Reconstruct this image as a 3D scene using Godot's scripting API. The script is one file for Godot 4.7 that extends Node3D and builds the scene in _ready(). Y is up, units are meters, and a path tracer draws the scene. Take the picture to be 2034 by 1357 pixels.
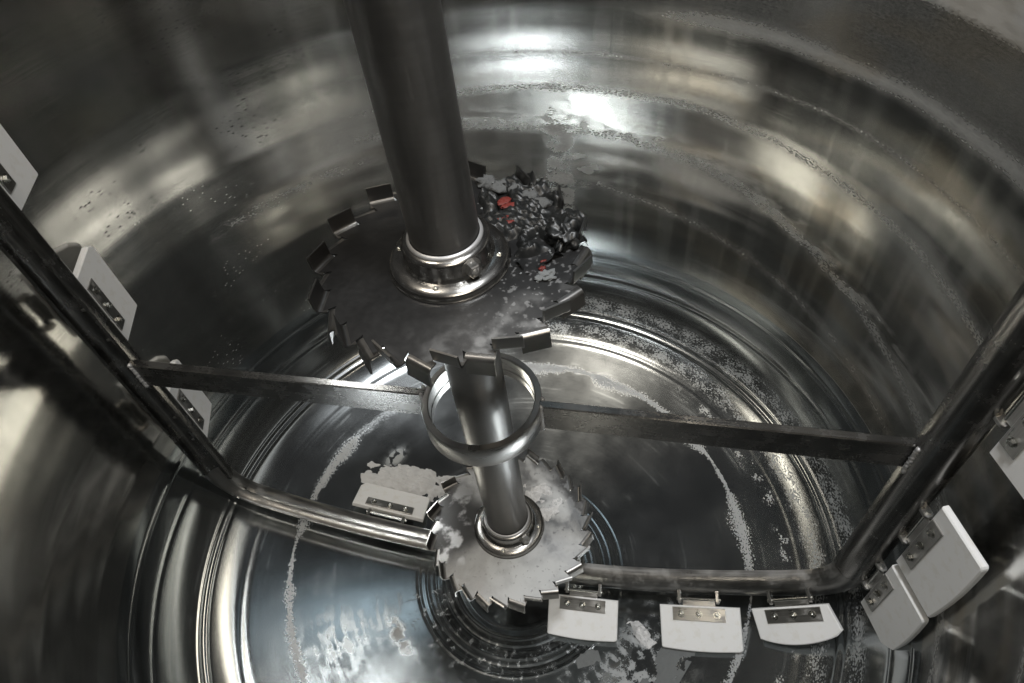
extends Node3D
# Inside of a steel mixing tank: disperser shaft with two saw tooth discs, anchor agitator with white scrapers.

const RW := 1.14          # inner wall radius
const RK := 0.4           # knuckle radius
const AZ := 22.52         # direction of the anchor's plane, degrees
const H1 := 1.467         # upper disc
const H2 := 0.30          # lower disc
const RS := 0.0648        # shaft radius
var names := {}
var rng := RandomNumberGenerator.new()
var M := {}

func _ready() -> void:
	rng.seed = 77
	camera_and_light()
	materials()
	tank()
	disperser()
	anchor()
	residue()

# ------------------------------------------------------------------ camera, environment, lamps
func camera_and_light() -> void:
	var c := Camera3D.new()
	c.name = "camera"
	add_child(c)
	c.transform = Transform3D(Basis(Vector3(0.974, -0.093, 0.205), Vector3(0.216, 0.639, -0.738), Vector3(-0.062, 0.763, 0.643)).orthonormalized(), Vector3(0, 2.348, 0.972))
	c.fov = 53.31
	c.near = 0.02
	c.far = 60.0
	var we := WorldEnvironment.new()
	we.name = "environment"
	var e := Environment.new()
	e.background_mode = Environment.BG_COLOR
	e.background_color = Color(0.2, 0.2, 0.2)
	e.background_energy_multiplier = 1.0
	e.tonemap_mode = Environment.TONE_MAPPER_LINEAR
	e.tonemap_exposure = 1.15
	e.sdfgi_enabled = true
	e.ssao_enabled = true
	e.ssil_enabled = true
	we.environment = e
	add_child(we)
	lamp("bright white panel lamp nearest the shaft", Vector3(0.52, 3.6, 0.3), Vector2(0.32, 0.32), Color(0.98, 0.99, 1.0), 4.6)
	lamp("cool bluish panel lamp over the far side of the tank", Vector3(0.58, 3.6, -1.62), Vector2(0.3, 0.26), Color(0.86, 0.95, 1.0), 0.035)
	lamp("warm panel lamp behind the viewer's side of the tank", Vector3(0.25, 3.6, 1.6), Vector2(0.9, 0.9), Color(1.0, 0.955, 0.89), 2.6)
	lamp("small white panel lamp over the tank's left half", Vector3(-0.75, 3.6, -0.3), Vector2(0.3, 0.3), Color(1.0, 0.96, 0.9), 1.3)

func lamp(label: String, at: Vector3, size: Vector2, col: Color, energy: float) -> void:
	var t := thing("panel_lamp", label, "lamp", at, "panel lamps over the tank")
	var st := begin()
	box(st, Vector3(0, 0.05, 0), Vector3(size.x + 0.06, 0.07, size.y + 0.06))
	obj("housing", st, M.get("dark", std(Color(0.2, 0.2, 0.2), 0.0, 0.6)), t)
	var em := std(Color(0.9, 0.9, 0.9), 0.0, 0.5)
	em.emission_enabled = true
	em.emission = col
	em.emission_energy_multiplier = 0.5
	st = begin()
	box(st, Vector3(0, 0.008, 0), Vector3(size.x, 0.008, size.y))
	obj("diffuser", st, em, t)
	var l := AreaLight3D.new()
	l.name = "light"
	l.area_size = size
	l.light_color = col
	l.light_energy = energy
	l.shadow_enabled = true
	l.area_range = 12.0
	l.area_attenuation = 2.0
	t.add_child(l, true)
	l.rotation_degrees = Vector3(-90, 0, 0)
	l.position = Vector3.ZERO

# ------------------------------------------------------------------ naming
func numbered(called: String) -> String:
	var k: int = names.get(called, 0)
	names[called] = k + 1
	return called if k == 0 else "%s_%03d" % [called, k]

func thing(called: String, label: String, category: String, at := Vector3.ZERO, group := "") -> Node3D:
	var o := Node3D.new()
	o.name = numbered(called)
	add_child(o)
	o.position = at
	tag(o, label, category, group)
	return o

func tag(o: Node, label: String, category: String, group := "") -> void:
	o.set_meta("label", label)
	o.set_meta("category", category)
	if group != "":
		o.set_meta("group", group)

func obj(called: String, st: SurfaceTool, m: Material, parent: Node) -> MeshInstance3D:
	var o := MeshInstance3D.new()
	o.mesh = st.commit()
	o.material_override = m
	o.name = numbered(called) if parent == self else called
	parent.add_child(o, true)
	return o

func inst(called: String, mesh: Mesh, m: Material, parent: Node, tr: Transform3D) -> MeshInstance3D:
	var o := MeshInstance3D.new()
	o.mesh = mesh
	o.material_override = m
	o.name = called
	o.transform = tr
	parent.add_child(o, true)
	return o

# ------------------------------------------------------------------ mesh helpers
func begin() -> SurfaceTool:
	var st := SurfaceTool.new()
	st.begin(Mesh.PRIMITIVE_TRIANGLES)
	return st

func vert(st: SurfaceTool, p: Vector3, n: Vector3, uv: Vector2) -> void:
	st.set_normal(n)
	st.set_uv(uv)
	st.add_vertex(p)

func tri(st: SurfaceTool, a: Vector3, b: Vector3, c: Vector3, na: Vector3, nb: Vector3, nc: Vector3, ua := Vector2.ZERO, ub := Vector2.ZERO, uc := Vector2.ZERO) -> void:
	var g := (c - a).cross(b - a)
	vert(st, a, na, ua)
	if g.dot(na + nb + nc) >= 0.0:
		vert(st, b, nb, ub)
		vert(st, c, nc, uc)
	else:
		vert(st, c, nc, uc)
		vert(st, b, nb, ub)

func quad(st: SurfaceTool, p: Array, n: Array, uv: Array) -> void:
	tri(st, p[0], p[1], p[2], n[0], n[1], n[2], uv[0], uv[1], uv[2])
	tri(st, p[0], p[2], p[3], n[0], n[2], n[3], uv[0], uv[2], uv[3])

func flat_quad(st: SurfaceTool, a: Vector3, b: Vector3, c: Vector3, d: Vector3, out: Vector3) -> void:
	var n := (c - a).cross(b - d).normalized()
	if n.dot(out) < 0.0:
		n = -n
	var lu := (b - a).length()
	var lv := (d - a).length()
	quad(st, [a, b, c, d], [n, n, n, n], [Vector2(0, 0), Vector2(lu, 0), Vector2(lu, lv), Vector2(0, lv)])

func box(st: SurfaceTool, at: Vector3, s: Vector3, basis := Basis.IDENTITY, ch := 0.002) -> void:
	var h := Vector2(s.x / 2, s.y / 2)
	plate(st, PackedVector2Array([Vector2(-h.x, -h.y), Vector2(h.x, -h.y), Vector2(h.x, h.y), Vector2(-h.x, h.y)]), Transform3D(basis, at), s.z, ch)

# a polygon (x, y) given thickness along z, centred, its long edges chamfered
func plate(st: SurfaceTool, poly: PackedVector2Array, tr: Transform3D, thick: float, ch := 0.002) -> void:
	var n := poly.size()
	var area := 0.0
	for i in n:
		area += poly[i].cross(poly[(i + 1) % n])
	var pts := Array(poly)
	if area < 0:
		pts.reverse()
	var inset := []
	for i in n:
		var a: Vector2 = pts[(i + n - 1) % n]
		var b: Vector2 = pts[i]
		var c: Vector2 = pts[(i + 1) % n]
		var e1 := (b - a).normalized()
		var e2 := (c - b).normalized()
		var n1 := Vector2(-e1.y, e1.x)
		var n2 := Vector2(-e2.y, e2.x)
		var m := (n1 + n2)
		m = m / maxf(0.4, m.length_squared()) * 2.0
		inset.append(b + m * ch)
	var ip := PackedVector2Array(inset)
	var idx := Geometry2D.triangulate_polygon(ip)
	var hz := thick / 2
	var B := tr.basis
	for s in [1.0, -1.0]:
		var nn := (B * Vector3(0, 0, s)).normalized()
		for k in range(0, idx.size(), 3):
			var q := []
			for j in 3:
				var v: Vector2 = inset[idx[k + j]]
				q.append(tr * Vector3(v.x, v.y, s * hz))
			tri(st, q[0], q[1], q[2], nn, nn, nn, inset[idx[k]], inset[idx[k + 1]], inset[idx[k + 2]])
		for i in n:
			var j := (i + 1) % n
			var a2: Vector2 = inset[i]
			var b2: Vector2 = inset[j]
			var c2: Vector2 = pts[j]
			var d2: Vector2 = pts[i]
			var e := (c2 - d2).normalized()
			flat_quad(st, tr * Vector3(a2.x, a2.y, s * hz), tr * Vector3(b2.x, b2.y, s * hz), tr * Vector3(c2.x, c2.y, s * (hz - ch)), tr * Vector3(d2.x, d2.y, s * (hz - ch)), B * Vector3(e.y, -e.x, s))
	for i in n:
		var a: Vector2 = pts[i]
		var b: Vector2 = pts[(i + 1) % n]
		var e := (b - a).normalized()
		flat_quad(st, tr * Vector3(a.x, a.y, hz - ch), tr * Vector3(b.x, b.y, hz - ch), tr * Vector3(b.x, b.y, -hz + ch), tr * Vector3(a.x, a.y, -hz + ch), B * Vector3(e.y, -e.x, 0))

# profile: [radius, height, v] turned about y. side = 1: normals to the left of the direction of travel
func lathe(st: SurfaceTool, prof: Array, segs: int, side := 1.0, crease := 35.0, tr := Transform3D.IDENTITY) -> void:
	var nseg := prof.size() - 1
	var sn := []
	for i in nseg:
		var d := Vector2(prof[i + 1][0] - prof[i][0], prof[i + 1][1] - prof[i][1]).normalized()
		sn.append(Vector2(-d.y, d.x) * side)
	var cc := cos(deg_to_rad(crease))
	for i in nseg:
		var n0: Vector2 = sn[i]
		var n1: Vector2 = sn[i]
		if i > 0 and sn[i].dot(sn[i - 1]) > cc:
			n0 = (sn[i] + sn[i - 1]).normalized()
		if i < nseg - 1 and sn[i].dot(sn[i + 1]) > cc:
			n1 = (sn[i] + sn[i + 1]).normalized()
		for k in segs:
			var u0 := float(k) / segs
			var u1 := float(k + 1) / segs
			var a0 := PI / 2 + TAU * u0
			var a1 := PI / 2 + TAU * u1
			var p := []
			var nn := []
			var uv := []
			for q in [[i, a0, u0, n0], [i, a1, u1, n0], [i + 1, a1, u1, n1], [i + 1, a0, u0, n1]]:
				var r: float = prof[q[0]][0]
				var y: float = prof[q[0]][1]
				var v: float = prof[q[0]][2] if prof[q[0]].size() > 2 else y * 4.0
				var cx := cos(q[1])
				var sx := sin(q[1])
				p.append(tr * Vector3(r * cx, y, r * sx))
				nn.append((tr.basis * Vector3(q[3].x * cx, q[3].y, q[3].x * sx)).normalized())
				uv.append(Vector2(q[2], v))
			quad(st, p, nn, uv)

# a closed section (pairs n, t; normals worked out with a crease) swept along points with frames
func sweep(st: SurfaceTool, sec: Array, frames: Array, crease := 35.0, cap := true) -> void:
	var ns := sec.size()
	var area := 0.0
	for i in ns:
		area += Vector2(sec[i]).cross(sec[(i + 1) % ns])
	var sgn := 1.0 if area > 0 else -1.0
	var sn := []
	for i in ns:
		var d: Vector2 = (sec[(i + 1) % ns] - sec[i]).normalized()
		sn.append(Vector2(d.y, -d.x) * sgn)
	var cc := cos(deg_to_rad(crease))
	var acc := 0.0
	for f in frames.size() - 1:
		var A: Transform3D = frames[f]
		var B: Transform3D = frames[f + 1]
		var l := (B.origin - A.origin).length()
		var per := 0.0
		for i in ns:
			var j := (i + 1) % ns
			var n0: Vector2 = sn[i]
			var n1: Vector2 = sn[i]
			var prev: Vector2 = sn[(i + ns - 1) % ns]
			var nxt: Vector2 = sn[j]
			if n0.dot(prev) > cc:
				n0 = (n0 + prev).normalized()
			if n1.dot(nxt) > cc:
				n1 = (n1 + nxt).normalized()
			var w: float = (sec[j] - sec[i]).length()
			quad(st, [at_sec(A, sec[i]), at_sec(A, sec[j]), at_sec(B, sec[j]), at_sec(B, sec[i])], [A.basis * Vector3(n0.x, n0.y, 0), A.basis * Vector3(n1.x, n1.y, 0), B.basis * Vector3(n1.x, n1.y, 0), B.basis * Vector3(n0.x, n0.y, 0)], [Vector2(acc, per), Vector2(acc, per + w), Vector2(acc + l, per + w), Vector2(acc + l, per)])
			per += w
		acc += l
	if cap:
		var idx := Geometry2D.triangulate_polygon(PackedVector2Array(sec))
		for e in [0, frames.size() - 1]:
			var F: Transform3D = frames[e]
			var o: Transform3D = frames[1] if e == 0 else frames[frames.size() - 2]
			var n: Vector3 = (F.origin - o.origin).normalized()
			for k in range(0, idx.size(), 3):
				tri(st, at_sec(F, sec[idx[k]]), at_sec(F, sec[idx[k + 1]]), at_sec(F, sec[idx[k + 2]]), n, n, n)

func at_sec(T: Transform3D, s: Vector2) -> Vector3:
	return T * Vector3(s.x, s.y, 0)

func ngon(n: int, r: float) -> PackedVector2Array:
	var p := PackedVector2Array()
	for i in n:
		p.append(Vector2(r, 0).rotated(TAU * i / n))
	return p

# bolt: hexagon with a domed top, axis z from z = 0
func bolt_mesh(r: float, h: float) -> ArrayMesh:
	var st := begin()
	plate(st, ngon(6, r), Transform3D(Basis.IDENTITY, Vector3(0, 0, h * 0.45)), h * 0.9, r * 0.12)
	plate(st, ngon(14, r * 1.35), Transform3D(Basis.IDENTITY, Vector3(0, 0, r * 0.06)), r * 0.14, r * 0.03)
	var tr := Transform3D(Basis(Vector3.RIGHT, PI / 2), Vector3(0, 0, h * 0.9))
	lathe(st, [[0.0001, h * 0.22], [r * 0.4, h * 0.17], [r * 0.62, 0.0]], 10, 1.0, 60.0, tr)
	return st.commit()

# ------------------------------------------------------------------ materials
func std(c: Color, metal: float, rough: float) -> StandardMaterial3D:
	var m := StandardMaterial3D.new()
	m.albedo_color = c
	m.metallic = metal
	m.roughness = rough
	m.metallic_specular = 0.5
	return m

func noise(w: int, h: int, freq: float, seed_: int, oct := 4, sx := 0, sy := 0, type := FastNoiseLite.TYPE_SIMPLEX_SMOOTH) -> PackedByteArray:
	var f := FastNoiseLite.new()
	f.noise_type = type
	f.frequency = freq
	f.seed = seed_
	f.fractal_octaves = oct
	f.fractal_type = FastNoiseLite.FRACTAL_FBM
	var im := f.get_image(sx if sx > 0 else w, sy if sy > 0 else h)
	if sx > 0 or sy > 0:
		im.resize(w, h, Image.INTERPOLATE_BILINEAR)
	im.convert(Image.FORMAT_L8)
	return im.get_data()

func tex(data: PackedByteArray, w: int, h: int, fmt := Image.FORMAT_RGB8) -> ImageTexture:
	return ImageTexture.create_from_image(Image.create_from_data(w, h, false, fmt, data))

func smooth(a: float, b: float, x: float) -> float:
	return smoothstep(a, b, x)

func band(x: float, c: float, w: float) -> float:
	var d := (x - c) / w
	return exp(-d * d)

func textured(col: PackedByteArray, orm: PackedByteArray, hgt: PackedByteArray, w: int, h: int, bump: float) -> StandardMaterial3D:
	var m := std(Color.WHITE, 1.0, 1.0)
	m.albedo_texture = tex(col, w, h)
	var t := tex(orm, w, h)
	m.roughness_texture = t
	m.roughness_texture_channel = BaseMaterial3D.TEXTURE_CHANNEL_GREEN
	m.metallic_texture = t
	m.metallic_texture_channel = BaseMaterial3D.TEXTURE_CHANNEL_BLUE
	if bump > 0.0:
		m.heightmap_enabled = true
		m.heightmap_scale = bump
		m.heightmap_texture = tex(hgt, w, h, Image.FORMAT_L8)
	return m

func wall_material() -> StandardMaterial3D:
	var W := 2048
	var H := 1024
	var big := noise(W, H, 0.006, 11, 5)
	var mid := noise(W, H, 0.03, 12, 4)
	var fine := noise(W, H, 0.25, 13, 2)
	var drip := noise(W, H, 0.05, 14, 3, W, 24)
	var scr := noise(W, H, 0.35, 15, 3, 40, H)
	var dots := noise(W, H, 0.085, 16, 1, 0, 0, FastNoiseLite.TYPE_CELLULAR)
	var col := PackedByteArray()
	var orm := PackedByteArray()
	var hgt := PackedByteArray()
	col.resize(W * H * 3)
	orm.resize(W * H * 3)
	hgt.resize(W * H)
	var pre := []
	for x in W:
		var a := 90.0 + 360.0 * (x + 0.5) / W
		if a > 180.0:
			a -= 360.0
		var right := smooth(-118, -88, a) * (1.0 - smooth(70, 100, a))
		var t1 := 1.04 - 0.0016 * (a + 82.0)
		if a > -42.0:
			t1 -= 0.0035 * (a + 42.0)
		pre.append([a, right, t1, smooth(-58, -38, a) * (1.0 - smooth(60, 90, a)), smooth(-175, -150, a) * (1.0 - smooth(-112, -98, a)), 1.0 - smooth(0.8, 3.4, absf(a + 66.0 + 0.2)), smooth(-135, -124, a) * (1.0 - smooth(-106, -96, a)), smooth(-22, -16, a) * (1.0 - smooth(8, 30, a))])
	for y in H:
		var h := 2.0 - 1.52 * (y + 0.5) / H
		for x in W:
			var k := y * W + x
			var p: Array = pre[x]
			var a: float = p[0]
			var nb := big[k] / 255.0
			var nm := mid[k] / 255.0
			var nf := fine[k] / 255.0
			var nd := drip[k] / 255.0
			var ns := scr[k] / 255.0
			var wob := (nb - 0.5) * 0.015
			var P := 0.0 + 0.03 * nf * nm
			var R: float = p[1]
			if R > 0.0:
				var t1: float = p[2]
				var hh := h + wob
				var soft := 0.2 + 0.8 * smooth(0.38, 0.66, nf * 0.75 + nm * 0.25)
				P += R * 0.30 * band(hh, t1, 0.02) * soft
				P += R * 0.16 * band(hh, t1 + 0.035, 0.03) * smooth(0.4, 0.75, nm)
				P += R * 0.28 * band(hh, 1.165 - maxf(0.0, a + 45.0) * 0.0015, 0.016) * soft
				P += R * 0.16 * band(hh, 1.285, 0.008) * soft
				P += R * 0.16 * band(hh, 0.80 - maxf(0.0, a + 62.0) * 0.0035, 0.018) * soft
				P += R * 0.04 * smooth(0.45, 0.75, nd) * (0.3 + 0.7 * nb)
				# dried coat above the upper tide mark, streaked by drips
				var up := smooth(1.40, 1.43, hh + 0.012 * (nf - 0.5))
				var topc: float = up * p[3]
				P += topc * (0.02 + 0.10 * nf) * (0.5 + 0.5 * smooth(0.7, 0.4, nd))
				P += p[3] * 0.34 * band(hh, 1.43, 0.022) * (0.4 + 0.6 * nf)
				P += p[7] * 0.45 * smooth(1.62, 1.645, h + 0.01 * (nf - 0.5)) * (0.5 + 0.6 * nm)
				# splash near the seam
				P += 0.4 * band(a, -62.0, 3.0) * band(h, 0.86, 0.09) * smooth(0.45, 0.75, nm)
				P += 0.4 * p[5] * smooth(1.25, 0.9, h) * smooth(0.3, 0.65, nm * 0.6 + nf * 0.4)
			P += p[6] * 0.3 * band(h + wob, 0.985, 0.02) * smooth(0.4, 0.7, nf * 0.5 + nm * 0.5)
			P = clampf(P, 0.0, 0.85)
			# pits and dried droplets on the left
			var dk := 0.0
			var left: float = p[4]
			if left > 0.0:
				var dd := dots[k] / 255.0
				var s := smooth(0.10 + 0.05 * nm, 0.04, dd) * left * smooth(0.55, 0.72, nb)
				if h > 1.18:
					dk = s * 0.7
				else:
					P = maxf(P, s * 0.2)
			var warm := smooth(0.45, 0.75, nb) * smooth(-70, -30, a) * (1.0 - smooth(60, 90, a)) * 0.5
			var v := (0.765 + 0.04 * (ns - 0.5) + 0.06 * (nd - 0.5)) * (1.0 - dk)
			var r := lerpf(v * (1.0 + 0.02 * warm), 0.55, P)
			var g := lerpf(v * (0.998 - 0.04 * warm), 0.55, P)
			var b := lerpf(v * (0.98 - 0.12 * warm), 0.545, P)
			col[k * 3] = int(clampf(r, 0, 1) * 255)
			col[k * 3 + 1] = int(clampf(g, 0, 1) * 255)
			col[k * 3 + 2] = int(clampf(b, 0, 1) * 255)
			orm[k * 3] = 255
			orm[k * 3 + 1] = int(clampf(0.085 + 0.05 * ns + 0.03 * nb + 0.9 * P, 0, 1) * 255)
			orm[k * 3 + 2] = int(clampf(1.0 - P - dk * 0.5, 0, 1) * 255)
			hgt[k] = int(clampf(0.3 + 0.25 * ns + 0.1 * nb + 0.25 * P - 0.2 * dk, 0, 1) * 255)
	var m := textured(col, orm, hgt, W, H, 0.012)
	m.anisotropy_enabled = true
	m.anisotropy = -0.4
	return m

func bottom_material() -> StandardMaterial3D:
	var W := 2048
	var H := 768
	var big := noise(W, H, 0.008, 21, 5)
	var mid := noise(W, H, 0.035, 22, 4)
	var fine := noise(W, H, 0.28, 23, 2)
	var scr := noise(W, H, 0.3, 24, 3, 24, H)
	var arcs := noise(W, H, 0.08, 25, 3, 96, H)
	var col := PackedByteArray()
	var orm := PackedByteArray()
	var hgt := PackedByteArray()
	col.resize(W * H * 3)
	orm.resize(W * H * 3)
	hgt.resize(W * H)
	for y in H:
		var s := 1.363 * (y + 0.5) / H
		for x in W:
			var k := y * W + x
			var a := 90.0 + 360.0 * (x + 0.5) / W
			if a > 180.0:
				a -= 360.0
			var nb := big[k] / 255.0
			var nm := mid[k] / 255.0
			var nf := fine[k] / 255.0
			var ns := scr[k] / 255.0
			var na := arcs[k] / 255.0
			var P := 0.03 * nf
			var wob := (nb - 0.5) * 0.04
			# ring of powder left between two scrapers
			var rc := 0.79 + 0.03 * cos(deg_to_rad(a + 90.0))
			var rk := band(s + wob * 0.5 + (nf - 0.5) * 0.006, rc, 0.004 + 0.022 * smooth(0.2, 0.8, nb))
			var gap := 1.0 - 0.85 * smooth(-132, -128, a) * (1.0 - smooth(-100, -92, a))
			P += 0.72 * gap * smooth(0.04, 0.3, rk) * smooth(0.38, 0.85, rk * 0.8 + (nf - 0.5) * 1.3 + (nm - 0.5) * 0.3)
			# speckled coat on the far and right side
			var rt := smooth(-100, -75, a) * (1.0 - smooth(35, 55, a))
			P += rt * 0.5 * band(s, 0.985, 0.03) * smooth(0.45, 0.75, nf * 0.6 + nm * 0.4)
			P += rt * 0.45 * band(s, 1.10, 0.03) * smooth(0.4, 0.7, nf * 0.6 + nm * 0.4)
			P += rt * 0.5 * band(s, 0.90, 0.018) * smooth(0.55, 0.72, nf * 0.4 + nm * 0.6) * smooth(-40, -10, a)
			# broken flakes round the sump
			var sm := band(s, 0.33, 0.09)
			P += 0.22 * sm * smooth(0.58, 0.74, nm * 0.65 + nf * 0.35) * smooth(20, 60, absf(a) if a > 0 else 0.0)
			P += 0.8 * band(s, 0.53, 0.10) * band(a, 60.0, 26.0) * smooth(0.45, 0.68, nm * 0.5 + nb * 0.25 + nf * 0.25)
			P += 0.9 * band(s, 0.47, 0.02) * band(a, 163.0, 7.0) * smooth(0.3, 0.6, nm * 0.6 + nf * 0.4)
			P += 0.25 * band(s, 0.66, 0.12) * band(a, 168.0, 8.0) * smooth(0.4, 0.7, nm * 0.5 + na * 0.5)
			P += 0.65 * band(s, 0.655, 0.02) * band(a, -126.0, 3.5) * smooth(0.3, 0.5, nm)
			P += 0.05 * smooth(0.62, 0.8, na) * smooth(0.5, 0.65, nb)
			P = clampf(P, 0.0, 0.9)
			var v := 0.64 + 0.03 * (ns - 0.5) + 0.02 * (na - 0.5) + 0.03 * (nb - 0.5)
			col[k * 3] = int(clampf(lerpf(v * 0.97, 0.70, P), 0, 1) * 255)
			col[k * 3 + 1] = int(clampf(lerpf(v * 0.995, 0.70, P), 0, 1) * 255)
			col[k * 3 + 2] = int(clampf(lerpf(v, 0.70, P), 0, 1) * 255)
			orm[k * 3] = 255
			orm[k * 3 + 1] = int(clampf(0.085 + 0.015 * ns + 0.07 * nb + 0.9 * P, 0, 1) * 255)
			orm[k * 3 + 2] = int(clampf(1.0 - P, 0, 1) * 255)
			hgt[k] = int(clampf(0.3 + 0.025 * ns + 0.25 * nb + 0.3 * P, 0, 1) * 255)
	var m := textured(col, orm, hgt, W, H, 0.012)
	m.anisotropy_enabled = true
	m.anisotropy = -0.3
	return m

# planar disc texture; style 0 = upper (dark, wet), 1 = lower (white film)
func disc_material(style: int) -> StandardMaterial3D:
	var W := 512
	var big := noise(W, W, 0.012, 31 + style, 5)
	var mid := noise(W, W, 0.05, 33 + style, 4)
	var fine := noise(W, W, 0.3, 35 + style, 2)
	var col := PackedByteArray()
	var orm := PackedByteArray()
	var hgt := PackedByteArray()
	col.resize(W * W * 3)
	orm.resize(W * W * 3)
	hgt.resize(W * W)
	for y in W:
		for x in W:
			var k := y * W + x
			var px := (x + 0.5) / W * 2 - 1
			var pz := (y + 0.5) / W * 2 - 1
			var a := rad_to_deg(atan2(pz, px))
			var r := sqrt(px * px + pz * pz)
			var nb := big[k] / 255.0
			var nm := mid[k] / 255.0
			var nf := fine[k] / 255.0
			var P := 0.0
			var D := 0.0   # dark oily film, with shade and dark reflections painted in
			if style == 0:
				P = 0.4 * smooth(0.35, 0.8, nb) * band(a, 75, 40) * smooth(0.5, 0.85, r)
				P += 0.35 * smooth(0.66, 0.74, nm) * band(a, 40, 35)
				D = 0.97 - 0.4 * band(a, 80, 35) * smooth(0.35, 0.8, r) + 0.15 * (nb - 0.5)  # oily film, deepened to stand in for the steel's dark reflections
				D = clampf(D - P, 0.0, 1.0)
			else:
				P = 0.9 * smooth(0.15, 0.75, nb * 0.65 + 0.36 * band(a, 80, 55))
				P = maxf(P, 0.85 * smooth(0.3, 0.6, nb * 0.6 + 0.3 * band(a, -20, 30)) * smooth(0.85, 0.7, r))
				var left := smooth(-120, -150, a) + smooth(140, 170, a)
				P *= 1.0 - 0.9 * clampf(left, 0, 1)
				var chip := smooth(0.74, 0.78, nm)
				P *= 1.0 - chip
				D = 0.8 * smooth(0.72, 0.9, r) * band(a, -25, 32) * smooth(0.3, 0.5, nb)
				D = maxf(D, 0.75 * clampf(left, 0, 1) * smooth(0.25, 0.5, nb))  # left half darkened to paint in the upper disc's shadow along with film
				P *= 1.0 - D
			var v := 0.62 + 0.06 * (nf - 0.5)
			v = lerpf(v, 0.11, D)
			var pc := 0.76 if style == 1 else 0.5
			col[k * 3] = int(clampf(lerpf(v, pc, P), 0, 1) * 255)
			col[k * 3 + 1] = int(clampf(lerpf(v, pc * 1.01, P), 0, 1) * 255)
			col[k * 3 + 2] = int(clampf(lerpf(v, pc * 1.01, P), 0, 1) * 255)
			orm[k * 3] = 255
			orm[k * 3 + 1] = int(clampf(0.3 + 0.1 * nm + 0.5 * P, 0, 1) * 255)
			orm[k * 3 + 2] = int(clampf(1.0 - P - D * 0.8, 0, 1) * 255)
			hgt[k] = int(clampf(0.2 + 0.3 * P + 0.3 * nm * maxf(P, D) + 0.05 * nf, 0, 1) * 255)
	return textured(col, orm, hgt, W, W, 0.05)

func steel(seed_: int, tint: float, rough: float, along: bool, stain := 0.15, con := 0.08) -> StandardMaterial3D:
	var W := 512
	var sc := noise(W, W, 0.3, seed_, 3, 16 if along else 0, 0 if along else 16)
	var big := noise(W, W, 0.02, seed_ + 1, 4)
	var fine := noise(W, W, 0.2, seed_ + 2, 3)
	var col := PackedByteArray()
	var orm := PackedByteArray()
	var hgt := PackedByteArray()
	col.resize(W * W * 3)
	orm.resize(W * W * 3)
	hgt.resize(W * W)
	for k in W * W:
		var ns := sc[k] / 255.0
		var nb := big[k] / 255.0
		var nf := fine[k] / 255.0
		var P := stain * smooth(0.5, 0.8, nb * 0.6 + nf * 0.4)
		var v := tint + con * (ns - 0.5) + con * 0.6 * (nb - 0.5)
		col[k * 3] = int(clampf(lerpf(v, 0.5, P), 0, 1) * 255)
		col[k * 3 + 1] = int(clampf(lerpf(v * 0.99, 0.5, P), 0, 1) * 255)
		col[k * 3 + 2] = int(clampf(lerpf(v * 0.97, 0.5, P), 0, 1) * 255)
		orm[k * 3] = 255
		orm[k * 3 + 1] = int(clampf(rough + con * 1.5 * (ns - 0.5) + con * 1.8 * (nb - 0.5) + 0.6 * P, 0.05, 1) * 255)
		orm[k * 3 + 2] = int(clampf(1.0 - P, 0, 1) * 255)
		hgt[k] = int(clampf(0.4 + 0.2 * ns + 0.2 * nb, 0, 1) * 255)
	return textured(col, orm, hgt, W, W, 0.02)

func ptfe() -> StandardMaterial3D:
	var W := 256
	var big := noise(W, W, 0.02, 61, 5)
	var col := PackedByteArray()
	col.resize(W * W * 3)
	for k in W * W:
		var nb := big[k] / 255.0
		var s := 0.05 * smooth(0.5, 0.9, nb)
		col[k * 3] = int((0.925 - s * 0.5) * 255)
		col[k * 3 + 1] = int((0.925 - s * 0.6) * 255)
		col[k * 3 + 2] = int((0.92 - s * 0.8) * 255)
	var m := std(Color.WHITE, 0.0, 0.45)
	m.albedo_texture = tex(col, W, W)
	m.uv1_triplanar = true
	m.uv1_scale = Vector3(5, 5, 5)
	return m

func powder_mat(c: Color) -> StandardMaterial3D:
	var m := std(c, 0.0, 0.95)
	m.heightmap_enabled = true
	m.heightmap_scale = 0.15
	m.heightmap_texture = tex(noise(256, 256, 0.12, 71, 4), 256, 256, Image.FORMAT_L8)
	m.uv1_triplanar = true
	m.uv1_scale = Vector3(12, 12, 12)
	return m

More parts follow.
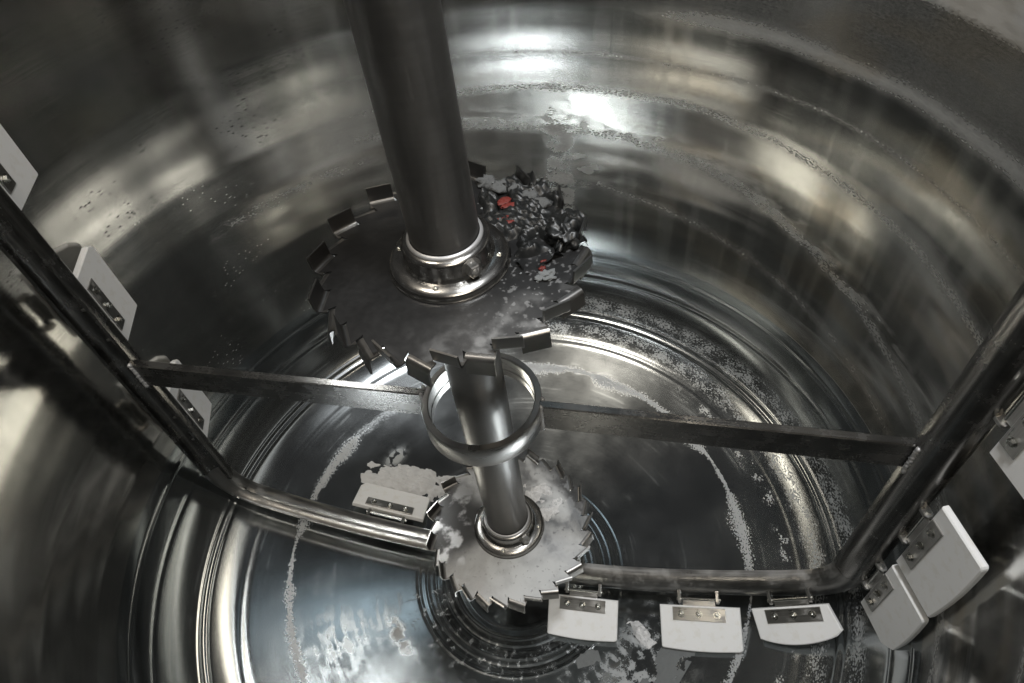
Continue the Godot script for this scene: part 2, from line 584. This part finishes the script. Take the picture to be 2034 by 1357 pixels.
func materials() -> void:
	M.wall = wall_material()
	M.bottom = bottom_material()
	M.disc0 = disc_material(0)
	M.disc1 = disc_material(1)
	M.shaft = steel(41, 0.47, 0.4, true, 0.03, 0.025)
	M.shaft.anisotropy_enabled = true
	M.shaft.anisotropy = -0.5
	M.hub = steel(44, 0.58, 0.24, true, 0.04, 0.03)
	M.frame = steel(47, 0.52, 0.24, true, 0.06, 0.05)
	M.beam = steel(81, 0.58, 0.36, true, 0.25)
	M.arm = steel(84, 0.5, 0.26, true, 0.06, 0.04)
	M.ring = steel(51, 0.64, 0.3, true, 0.05, 0.04)
	M.tooth = steel(54, 0.5, 0.3, true, 0.04, 0.025)
	M.bracket = steel(57, 0.7, 0.35, true, 0.3)
	M.bolt = std(Color(0.72, 0.72, 0.7), 1.0, 0.25)
	M.weld = std(Color(0.68, 0.68, 0.68), 0.55, 0.42)
	M.seam = steel(91, 0.75, 0.16, true, 0.3, 0.06)
	M.dark = std(Color(0.2, 0.2, 0.2), 0.0, 0.6)
	M.white = ptfe()
	M.powder = powder_mat(Color(0.84, 0.84, 0.84))
	M.goo = std(Color(0.09, 0.095, 0.095), 0.0, 0.42)
	M.goo.heightmap_enabled = true
	M.goo.heightmap_scale = 0.06
	M.goo.heightmap_texture = tex(noise(256, 256, 0.02, 73, 3), 256, 256, Image.FORMAT_L8)
	M.goo.uv1_triplanar = true
	M.goo.uv1_scale = Vector3(8, 8, 8)
	M.red = std(Color(0.38, 0.115, 0.085), 0.0, 0.6)
	M.grey = powder_mat(Color(0.44, 0.45, 0.45))
	M.paste = powder_mat(Color(0.33, 0.335, 0.335))

# ------------------------------------------------------------------ tank
func dish(r: float) -> float:
	return -0.09 + 0.25 * r * r

func dent(y: float) -> float:
	var d := 0.0
	for g in [[1.44, 0.03, 0.0012], [1.30, 0.05, -0.0016], [1.165, 0.022, 0.0011], [1.03, 0.03, 0.0014], [0.92, 0.035, -0.0014], [0.80, 0.022, 0.0012], [0.68, 0.03, -0.0012], [0.575, 0.02, 0.0014]]:
		d += 0.55 * g[2] * band(y, g[0], g[1])
	return d

func floor_y(r: float) -> float:
	if r <= 0.9049:
		return dish(r)
	var d := r - (RW - RK)
	return 0.4791 - sqrt(maxf(0.0, RK * RK - d * d))

func tank() -> void:
	var t := thing("mixing_tank", "round stainless steel tank around the agitator, seen from its open top", "tank")
	var st := begin()
	var wall := []
	for i in 201:
		var y := 0.4791 + (2.0 - 0.4791) * i / 200.0
		wall.append([RW - dent(y), y, (2.0 - y) / 1.52])
	lathe(st, wall, 200, 1.0)
	# outside and rim so that the shell has thickness
	lathe(st, [[RW, 2.0, 0.0], [RW + 0.06, 2.0, 0.0], [RW + 0.06, 0.3, 1.0]], 120, 1.0)
	obj("tank_wall", st, M.wall, t)
	st = begin()
	var pr := []
	var r := 0.0005
	while r < 0.9049:
		var y := dish(r)
		# turned grooves round the outlet and a weld ridge
		for g in [[0.365, 0.005, 0.0016], [0.335, 0.004, -0.0014], [0.305, 0.004, 0.001], [0.272, 0.005, -0.0014], [0.24, 0.005, 0.0014]]:
			y += g[2] * band(r, g[0], g[1])
		y -= 0.02 * (1.0 - smooth(0.20, 0.235, r))
		pr.append([r, y, r / 1.363])
		r += 0.004 if (r > 0.19 and r < 0.385) else 0.02
	var n := 180
	for i in n + 1:
		var th := lerpf(atan(0.5 * 0.9049), PI / 2, float(i) / n)
		var arc := RK * (th - atan(0.5 * 0.9049))
		var rr := RK
		for g in [[0.03, 0.012, 0.0012], [0.135, 0.007, 0.0026], [0.16, 0.006, 0.0018], [0.31, 0.009, 0.0015], [0.40, 0.007, 0.0025]]:
			rr -= g[2] * band(arc, g[0], g[1])
		pr.append([RW - RK + rr * sin(th), 0.4791 - rr * cos(th), (0.9049 + arc) / 1.363])
	lathe(st, pr, 240, 1.0)
	lathe(st, [[RW + 0.06, 0.3, 0.9], [0.8, -0.2, 0.5], [0.0005, -0.3, 0.0]], 60, 1.0)
	obj("tank_bottom", st, M.bottom, t)
	# vertical weld seam
	st = begin()
	var a := deg_to_rad(-66.0)
	var fr := []
	for i in 61:
		var y := 0.5 + 1.49 * i / 60.0
		var w := 1.0 + 0.3 * sin(i * 2.3) * sin(i * 0.7)
		var b := Basis(Vector3(-sin(a), 0, cos(a)) * w, -Vector3(cos(a), 0, sin(a)) * w, Vector3.UP)
		fr.append(Transform3D(b, Vector3(cos(a), 0, sin(a)) * (RW - dent(y) + 0.0005) + Vector3.UP * y))
	sweep(st, [Vector2(-0.012, -0.0004), Vector2(-0.006, 0.0002), Vector2(0, 0.0003), Vector2(0.006, 0.0002), Vector2(0.012, -0.0004)], fr, 60.0)
	obj("weld_seam", st, M.seam, t)

# ------------------------------------------------------------------ disperser
func tooth_mesh(up: float) -> ArrayMesh:
	# stands on a slanted chord of the disc's edge, bent through a small radius; the tooth of angle 0 begins at angle 0
	var st := begin()
	var step := TAU / 30.0
	var p0 := Vector3(0.259, 0, 0)
	var a1 := step * 0.9
	var p1 := Vector3(cos(a1), 0, sin(a1)) * 0.236
	var e := (p1 - p0).normalized()
	var out := Vector3(e.z, 0, -e.x)
	if out.dot(p0) < 0:
		out = -out
	var th := 0.0038
	var rho := 0.009
	var hgt := 0.037
	var lo := []
	var hi := []
	lo.append(Vector2(-0.012, -th / 2))
	hi.append(Vector2(-0.012, th / 2))
	for i in 6:
		var f := i / 5.0 * deg_to_rad(84)
		hi.append(Vector2(sin(f) * (rho - th / 2), rho - cos(f) * (rho - th / 2)))
		lo.append(Vector2(sin(f) * (rho + th / 2), rho - cos(f) * (rho + th / 2)))
	var tip := Vector2(sin(deg_to_rad(6)), cos(deg_to_rad(6))) * (hgt - rho)
	hi.append(hi[-1] + tip)
	lo.append(lo[-1] + tip)
	var sec := hi.duplicate()
	lo.reverse()
	sec.append_array(lo)
	var b := Basis(out, Vector3(0, up, 0), e)
	var frames := [Transform3D(b, p0), Transform3D(b, p1)]
	sweep(st, sec, frames, 40.0)
	return st.commit()

func disc_plate(parent: Node, h: float, m: Material) -> MeshInstance3D:
	var st := begin()
	var poly := []
	var step := TAU / 30.0
	for i in 30:
		var a0 := i * step
		poly.append(Vector2(cos(a0), sin(a0)) * 0.255)
		var a1 := a0 + step * 0.9
		poly.append(Vector2(cos(a1), sin(a1)) * 0.232)
		poly.append(Vector2(cos(a0 + step * 0.985), sin(a0 + step * 0.985)) * 0.228)
	var n := poly.size()
	var th := 0.0045
	for s in [1.0, -1.0]:
		for i in n:
			var a: Vector2 = poly[i]
			var b: Vector2 = poly[(i + 1) % n]
			var q := []
			for v in [Vector2.ZERO, a, b]:
				q.append(Vector3(v.x, s * th / 2, v.y))
			var u := []
			for v in [Vector2.ZERO, a, b]:
				u.append(v / 0.26 * 0.5 + Vector2(0.5, 0.5))
			var nn := Vector3(0, s, 0)
			tri(st, q[0], q[1], q[2], nn, nn, nn, u[0], u[1], u[2])
	for i in n:
		var a: Vector2 = poly[i]
		var b: Vector2 = poly[(i + 1) % n]
		flat_quad(st, Vector3(a.x, th / 2, a.y), Vector3(b.x, th / 2, b.y), Vector3(b.x, -th / 2, b.y), Vector3(a.x, -th / 2, a.y), Vector3((b - a).y, 0, -(b - a).x))
	var o := obj("saw_tooth_disc", st, m, parent)
	o.position = Vector3(0, h, 0)
	return o

func disperser() -> void:
	var t := thing("disperser", "tall central steel shaft carrying two saw tooth mixing discs", "mixer shaft")
	var st := begin()
	lathe(st, [[0.0005, 3.3, 0], [RS, 3.3, 0.0], [RS, 2.6, 0.35], [RS, 1.9, 0.7], [RS, 1.55, 0.875]], 64, -1.0)
	obj("shaft", st, M.shaft, t)
	st = begin()
	lathe(st, [[RS - 0.001, 1.56, 0.0], [RS - 0.001, 1.0, 0.3], [RS - 0.001, 0.31, 0.6], [0.0005, 0.2, 0.65]], 64, -1.0)
	obj("shaft", st, M.shaft, t)
	var up := tooth_mesh(1.0)
	var down := tooth_mesh(-1.0)
	var bolt := bolt_mesh(0.015, 0.020)
	var small := bolt_mesh(0.0045, 0.005)
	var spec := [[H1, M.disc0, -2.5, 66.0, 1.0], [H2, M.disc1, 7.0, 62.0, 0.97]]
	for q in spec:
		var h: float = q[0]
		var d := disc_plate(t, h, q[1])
		d.rotation_degrees.y = -q[2]
		for i in 30:
			var tr := Transform3D(Basis(Vector3.UP, -TAU * i / 30.0) * Basis.from_scale(Vector3(1, rng.randf_range(0.94, 1.04), 1)), Vector3.ZERO)
			inst("tooth", up if i % 2 == 0 else down, M.tooth, d, tr)
		# hub above and below the disc
		for s in [1.0, -1.0]:
			st = begin()
			var f: float = q[4]
			var c0 := 0.0022
			lathe(st, [[RS + 0.001, 0.066, 0.0], [RS + 0.008, 0.066, 0.02], [0.081 * f, 0.062, 0.05], [0.083 * f, 0.058, 0.06], [0.083 * f, 0.032, 0.15], [0.088 * f, 0.024, 0.2], [0.106 * f, 0.023, 0.27], [0.113 * f, 0.017, 0.3], [0.114 * f, 0.008, 0.33], [0.117 * f, 0.005, 0.35], [0.117 * f, c0, 0.36]], 72, -1.0, 40.0, Transform3D(Basis.from_scale(Vector3(1, s, 1)), Vector3.ZERO) if s > 0 else Transform3D(Basis(Vector3.RIGHT, PI), Vector3.ZERO))
			var hub := obj("hub", st, M.hub, t)
			hub.position = Vector3(0, h, 0)
			if s > 0:
				var a := deg_to_rad(q[3])
				var out := Vector3(cos(a), 0, sin(a))
				var side := Vector3(-sin(a), 0, cos(a))
				inst("bolt", bolt, M.bracket, hub, Transform3D(Basis(side, Vector3.UP, out).orthonormalized(), out * 0.081 * f + Vector3.UP * 0.042))
				for k in [112.0, 22.0, 202.0, 292.0]:
					var b := deg_to_rad(k)
					inst("screw", small, M.bolt, hub, Transform3D(Basis(Vector3.RIGHT, -PI / 2), Vector3(cos(b), 0, sin(b)) * 0.098 * f + Vector3.UP * 0.0232))
		# bead of weld where shaft and collar meet
		st = begin()
		var bead := []
		for i in 7:
			var th := PI * i / 6.0
			bead.append([RS + 0.001 + 0.006 * sin(th), 0.066 + 0.005 * cos(th) + 0.001])
		lathe(st, bead, 64, -1.0, 60.0)
		var w := obj("weld_bead", st, M.weld, t)
		w.position = Vector3(0, h, 0)

# ------------------------------------------------------------------ anchor
func half_pipe() -> Array:
	var sec := []
	for i in 17:
		var f := lerpf(-PI / 2, PI / 2, i / 16.0)
		sec.append(Vector2(0.054 * sin(f), 0.054 * cos(f)))
	for i in 17:
		var f := lerpf(PI / 2, -PI / 2, i / 16.0)
		sec.append(Vector2(0.040 * sin(f), 0.040 * cos(f)))
	return sec

func beam_y(a: float) -> float:
	return 0.01 + 0.25 * a * a

func anchor() -> void:
	var t := thing("anchor_agitator", "U-shaped steel anchor frame with centre ring and white scrapers", "agitator")
	t.rotation_degrees.y = -AZ
	# local axes: x = along the anchor's plane, y up, z towards the viewer's side
	var sec := half_pipe()
	var rl := 1.015
	for s in [1.0, -1.0]:
		# centre line in the plane: beam, bend, leg
		var path := []
		var a := 0.02
		while a < 0.885:
			path.append(Vector2(a, beam_y(a)))
			a += 0.05
		var slope := atan(0.5 * 0.9)
		var rho := 0.16
		var c := Vector2(rl - rho, 0.0)
		var tp := Vector2(rl - rho + rho * sin(slope), 0)
		c.y = beam_y(tp.x) + rho * cos(slope)
		var bend_start := path.size()
		for i in 13:
			var th := lerpf(slope, PI / 2, i / 12.0)
			path.append(c + Vector2(sin(th), -cos(th)) * rho)
		var beam := []
		var leg := []
		for i in path.size():
			var d: Vector2 = (path[mini(i + 1, path.size() - 1)] - path[maxi(i - 1, 0)]).normalized()
			if i == path.size() - 1:
				d = Vector2(0, 1)
			var nrm := Vector3(-d.y * s, d.x, 0)
			beam.append(Transform3D(Basis(nrm, Vector3(0, 0, s), Vector3(d.x * s, d.y, 0)), Vector3(path[i].x * s, path[i].y, 0)))
		var y0: float = path[-1].y
		for i in 13:
			leg.append(Transform3D(Basis(Vector3(-s, 0, 0), Vector3(0, 0, s), Vector3.UP), Vector3(rl * s, lerpf(y0, 2.3, i / 12.0), 0)))
		var st := begin()
		sweep(st, sec, beam, 35.0)
		obj("bottom_beam", st, M.beam, t)
		st = begin()
		sweep(st, sec, leg, 35.0)
		obj("leg", st, M.frame, t)
		# arm to the centre ring
		st = begin()
		box(st, Vector3(s * (0.143 + 0.972) / 2, 0.968, 0), Vector3(0.972 - 0.143, 0.092, 0.022), Basis.IDENTITY, 0.003)
		obj("arm", st, M.arm, t)
		st = begin()
		for k in 9:
			var yy := 0.925 + 0.088 * k / 8.0
			blob(st, Vector3(s * 0.149, yy, 0.012), Vector3(0.006, 0.008, 0.006), 3 + k, 0.25, 6)
			blob(st, Vector3(s * 0.149, yy, -0.012), Vector3(0.006, 0.008, 0.006), 13 + k, 0.25, 6)
			blob(st, Vector3(s * 0.965, yy, 0.012 if s < 0 else 0.02), Vector3(0.007, 0.008, 0.007), 23 + k, 0.25, 6)
		obj("weld_bead", st, M.weld, t)
	var st := begin()
	lathe(st, [[0.1295, 0.94], [0.131, 0.937], [0.1455, 0.937], [0.147, 0.94], [0.147, 1.008], [0.145, 1.012], [0.132, 1.012], [0.1295, 1.009], [0.1295, 0.985], [0.131, 0.983], [0.131, 0.965], [0.1295, 0.963], [0.1295, 0.94]], 96, 1.0, 30.0)
	# profile runs outside-up, so its left side is the inside: normals were worked out per side below
	obj("centre_ring", st, M.ring, t)
	st = begin()
	box(st, Vector3(0, 0.01, 0), Vector3(0.05, 0.1, 0.09), Basis.IDENTITY, 0.006)
	obj("centre_plate", st, M.frame, t)
	# scrapers on the legs: side, height of the middle, height
	var nleg := [[1.0, 0.43, 0.27], [1.0, 0.745, 0.30], [1.0, 1.265, 0.28], [1.0, 1.78, 0.28], [-1.0, 0.615, 0.27], [-1.0, 1.115, 0.25], [-1.0, 1.59, 0.27]]
	for q in nleg:
		var s: float = q[0]
		var d := Vector3(0.058 * s, 0, 0.153 * s).normalized()
		var ex := Vector3.UP
		var ez := ex.cross(d)
		scraper(t, Transform3D(Basis(ex, d, ez), Vector3(1.043 * s, q[1], 0.063 * s)), q[2], 0.163, 0, s)
	# scrapers under the beam
	for q in [[1.0, 0.245, 0.235, 0.0, 0], [1.0, 0.615, 0.25, 0.0, 0], [1.0, 0.87, 0.25, 0.34, 1], [-1.0, 0.50, 0.27, 0.0, 0]]:
		var s: float = q[0]
		var am: float = q[1]
		var sl: float = atan(0.5 * am) + q[3] * 0.55
		var ex := Vector3(cos(sl) * s, sin(sl), 0)
		var hp := Vector3(am * s, beam_y(am) - 0.005 + (0.02 if q[4] == 1 else 0.0), 0.075 * s)
		var tz := 0.205
		var target := Vector3(am * s, floor_y(sqrt(am * am + tz * tz)) + 0.016, tz * s)
		if q[4] == 1:
			target = Vector3((am + 0.02) * s, floor_y(sqrt(am * am + 0.19 * 0.19)) + 0.03, 0.19 * s)
		var d := (target - hp)
		var L := d.length()
		d = (d - ex * d.dot(ex)).normalized()
		var ez := ex.cross(d)
		scraper(t, Transform3D(Basis(ex, d, ez), hp), q[2], L, q[4], s)

# origin on the hinge, x along the hinge, y out to the blade's edge, z across the blade
func scraper(parent: Node, tr: Transform3D, w: float, L: float, kind: int, s: float) -> void:
	var h := w / 2
	var poly := PackedVector2Array()
	if kind == 0:
		poly = PackedVector2Array([Vector2(-h, 0.018), Vector2(h, 0.018), Vector2(h, L - 0.022), Vector2(h - 0.012, L - 0.004), Vector2(h - 0.02, L), Vector2(-h + 0.004, L), Vector2(-h, L - 0.004)])
		if s > 0:
			poly = PackedVector2Array([Vector2(-h, 0.018), Vector2(h, 0.018), Vector2(h, L - 0.006), Vector2(h - 0.004, L - 0.002)])
			for i in 9:
				var f := i / 8.0
				poly.append(Vector2(lerpf(h - 0.01, -h + 0.004, f), L + 0.006 * sin(PI * f)))
			poly.append(Vector2(-h, L - 0.004))
	else:
		poly = PackedVector2Array([Vector2(-h, 0.018), Vector2(h - 0.02, 0.018)])
		for i in 15:
			var f := i / 14.0
			poly.append(Vector2(lerpf(h, -h + 0.005, f), L * (0.66 + 0.42 * pow(f, 0.55) - 0.32 * pow(f, 3.0))))
	var st := begin()
	plate(st, poly, Transform3D.IDENTITY, 0.019, 0.003)
	var blade := obj("scraper", st, M.white, parent)
	blade.transform = tr
	var bw := w * 0.66
	for side in [1.0, -1.0]:
		st = begin()
		box(st, Vector3(0, 0.042, side * 0.0118), Vector3(bw, 0.040, 0.0045), Basis.IDENTITY, 0.001)
		obj("clamp_plate", st, M.bracket, blade)
		for k in 3:
			var b := Basis.IDENTITY if side > 0 else Basis(Vector3.RIGHT, PI)
			inst("bolt", bolt_shared(), M.bolt, blade, Transform3D(b * Basis(Vector3.BACK, 0.3 + k * 0.7), Vector3((k - 1) * bw * 0.34, 0.042, side * 0.0141)))
	# hinge: leaf, pin and the two ears on the frame
	st = begin()
	box(st, Vector3(0, 0.012, 0), Vector3(bw * 0.62, 0.03, 0.006), Basis.IDENTITY, 0.001)
	obj("hinge_leaf", st, M.bracket, blade)
	st = begin()
	var pin := Transform3D(Basis(Vector3.BACK, -PI / 2), Vector3(-bw * 0.42, -0.002, 0))
	lathe(st, [[0.0004, 0.0], [0.0055, 0.0], [0.0055, bw * 0.84], [0.0004, bw * 0.84]], 12, -1.0, 40.0, pin)
	obj("hinge_pin", st, M.bolt, blade)
	for e in [-1.0, 1.0]:
		st = begin()
		plate(st, PackedVector2Array([Vector2(-0.011, -0.03), Vector2(0.011, -0.03), Vector2(0.011, 0.004), Vector2(0.006, 0.010), Vector2(-0.006, 0.010), Vector2(-0.011, 0.004)]), Transform3D(Basis(Vector3(0, 0, 1), Vector3(0, 1, 0), Vector3(-1, 0, 0)), Vector3(e * bw * 0.36, 0, 0)), 0.010, 0.001)
		obj("hinge_ear", st, M.bracket, blade)

var _bolt: ArrayMesh
func bolt_shared() -> ArrayMesh:
	if _bolt == null:
		_bolt = bolt_mesh(0.0082, 0.009)
	return _bolt

# an uneven lump
func blob(st: SurfaceTool, at: Vector3, r: Vector3, seed_: int, rough: float, seg := 10) -> void:
	var f := FastNoiseLite.new()
	f.seed = seed_
	f.frequency = 0.9
	f.fractal_octaves = 3
	var rings := seg / 2 + 1
	var P := []
	for i in rings + 1:
		var row := []
		var th := PI * i / rings
		for j in seg:
			var ph := TAU * j / seg
			var d := Vector3(sin(th) * cos(ph), cos(th), sin(th) * sin(ph))
			var k := 1.0 + rough * 2.0 * f.get_noise_3dv(d * 2.0)
			row.append(at + d * r * k)
		P.append(row)
	var N := []
	for i in rings + 1:
		var row := []
		for j in seg:
			var u: Vector3 = P[mini(i + 1, rings)][j] - P[maxi(i - 1, 0)][j]
			var v: Vector3 = P[i][(j + 1) % seg] - P[i][(j + seg - 1) % seg]
			var n := v.cross(u)
			if n.length() < 1e-9 or i == 0 or i == rings:
				n = P[i][j] - at
			n = n.normalized()
			if n.dot(P[i][j] - at) < 0:
				n = -n
			row.append(n)
		N.append(row)
	for i in rings:
		for j in seg:
			var j2 := (j + 1) % seg
			quad(st, [P[i][j], P[i][j2], P[i + 1][j2], P[i + 1][j]], [N[i][j], N[i][j2], N[i + 1][j2], N[i + 1][j]], [Vector2.ZERO, Vector2.ZERO, Vector2.ZERO, Vector2.ZERO])

# ------------------------------------------------------------------ powder, lumps, paint
func polar(r: float, deg: float, y: float) -> Vector3:
	return Vector3(r * cos(deg_to_rad(deg)), y, r * sin(deg_to_rad(deg)))

# a low heap on a surface: patch of height field over (azimuth, radius) box, at height base(r)
func heap(called: String, label: String, category: String, m: Material, c: Vector3, size: Vector2, turn: float, hgt: float, seed_: int, on_floor: bool, cut := 0.3, group := "") -> void:
	var f := FastNoiseLite.new()
	f.seed = seed_
	f.frequency = 9.0
	f.fractal_octaves = 2 if m == M.goo else 5
	var n := 44
	var g := []
	for i in n + 1:
		var row := []
		for j in n + 1:
			var u := i * 2.0 / n - 1.0
			var v := j * 2.0 / n - 1.0
			var l := Vector2(u * size.x, v * size.y).rotated(deg_to_rad(turn))
			var x := c.x + l.x
			var z := c.z + l.y
			var w := 1.0 - sqrt(u * u + v * v)
			var nn := f.get_noise_2d(x * 1.5, z * 1.5)
			var hh := (w * 0.9 + nn * (0.75 if hgt > 0.025 and on_floor else 1.5) - cut)
			var y := clampf(hh, -0.25, 0.6) * hgt * (1.0 + 0.5 * f.get_noise_2d(x * 8.0, z * 8.0))
			var base := floor_y(sqrt(x * x + z * z)) + 0.001 if on_floor else c.y
			row.append([Vector3(x, base + y, z), hh])
		g.append(row)
	var st := begin()
	for i in n:
		for j in n:
			if maxf(maxf(g[i][j][1], g[i + 1][j][1]), maxf(g[i][j + 1][1], g[i + 1][j + 1][1])) < -0.02:
				continue
			var q := [g[i][j][0], g[i + 1][j][0], g[i + 1][j + 1][0], g[i][j + 1][0]]
			var nn := []
			for ij in [[i, j], [i + 1, j], [i + 1, j + 1], [i, j + 1]]:
				var a: Vector3 = g[mini(ij[0] + 1, n)][ij[1]][0] - g[maxi(ij[0] - 1, 0)][ij[1]][0]
				var b: Vector3 = g[ij[0]][mini(ij[1] + 1, n)][0] - g[ij[0]][maxi(ij[1] - 1, 0)][0]
				var no := b.cross(a).normalized()
				if no.length() < 0.5:
					no = Vector3.UP
				if no.y < 0:
					no = -no
				nn.append(no)
			quad(st, q, nn, [Vector2.ZERO, Vector2.ZERO, Vector2.ZERO, Vector2.ZERO])
	var o := obj(called, st, m, self)
	tag(o, label, category, group)

func residue() -> void:
	heap("powder_pile", "pale powder pile on the tank floor behind the lone scraper by the lower disc", "powder", M.powder, polar(0.55, -129.5, 0), Vector2(0.18, 0.07), 14.0, 0.035, 5, true, 0.1)
	heap("powder_heap", "white powder heap on the lower disc beside the shaft's right", "powder", M.powder, polar(0.145, -28, H2 + 0.001), Vector2(0.075, 0.05), 60.0, 0.02, 8, false, 0.1)
	heap("paint_crust", "black glossy paint crust caked over the upper disc's far right", "paint residue", M.goo, polar(0.18, -22, H1 + 0.001), Vector2(0.085, 0.13), -20.0, 0.03, 9, false, -0.15)
	var st := begin()
	blob(st, polar(0.222, 1.0, H1 + 0.012), Vector3(0.034, 0.026, 0.040), 4, 0.3, 28)
	tag(obj("paint_lump", st, M.goo, self), "rounded dark lump at the upper disc's right edge", "paint residue")
	var reds := [[0.178, -38.0, 0.024, 0.007, 0.016, "larger red paint smear at the back of the black crust"], [0.14, -28.0, 0.018, 0.006, 0.009, "small red paint smear on the black crust near the shaft"], [0.178, 24.0, 0.010, 0.006, 0.007, "red paint chip beside the grey flake on the upper disc"]]
	var i := 0
	for q in reds:
		st = begin()
		for k in 4:
			blob(st, polar(q[0] + rng.randf_range(-0.5, 0.5) * q[4], q[1] + rng.randf_range(-5, 5), H1 + (0.017 if q[1] < 0 else 0.004)), Vector3(q[2], q[3] * 0.6, q[4]) * rng.randf_range(0.4, 0.75), 40 + i * 7 + k, 0.5, 10)
		tag(obj("red_paint", st, M.red, self), q[5], "paint residue", "red paint bits")
		i += 1
	st = begin()
	for k in 5:
		blob(st, polar(0.19 + rng.randf_range(-0.015, 0.015), 31.0 + rng.randf_range(-4, 4), H1 + 0.005), Vector3(0.014, 0.006, 0.009) * rng.randf_range(0.5, 1.0), 90 + k, 0.6, 10)
	tag(obj("grey_flake", st, M.grey, self), "grey flake of dried paste on the upper disc's right side", "paint residue")
	st = begin()
	for k in 26:
		var a := rng.randf_range(-60, 70)
		var r := rng.randf_range(0.125, 0.235)
		blob(st, polar(r, a, H1 + (0.016 if a < 5 else 0.003)), Vector3(1, 0.6, 1) * rng.randf_range(0.001, 0.0032), 120 + k, 0.5, 6)
	var cr := obj("paste_crumbs", st, M.grey, self)
	tag(cr, "scattered pale crumbs over the upper disc's right half", "crumbs")
	cr.set_meta("kind", "stuff")
	st = begin()
	for k in 5:
		blob(st, polar(0.228 + rng.randf_range(-0.006, 0.006), -62.0 + k * 9.0, H1 + 0.008), Vector3(0.022, 0.014, 0.018) * rng.randf_range(0.8, 1.2), 200 + k, 0.4, 14)
	tag(obj("grey_paste", st, M.paste, self), "grey paste ridge along the upper disc's far rim", "paint residue")
	heap("powder_flake", "white powder clot between the first two scrapers under the beam", "powder", M.powder, polar(0.475, 43, 0), Vector2(0.055, 0.022), 70.0, 0.03, 15, true, -0.1)
	heap("powder_flake", "wide grey powder smear below the middle bottom scraper", "powder", M.grey, polar(0.60, 46, 0), Vector2(0.17, 0.05), -40.0, 0.006, 16, true, 0.12)
	heap("powder_flake", "small grey powder patch in front of the scraper nearest the disc", "powder", M.grey, polar(0.386, 66, 0), Vector2(0.04, 0.025), 0.0, 0.006, 17, true, -0.1)
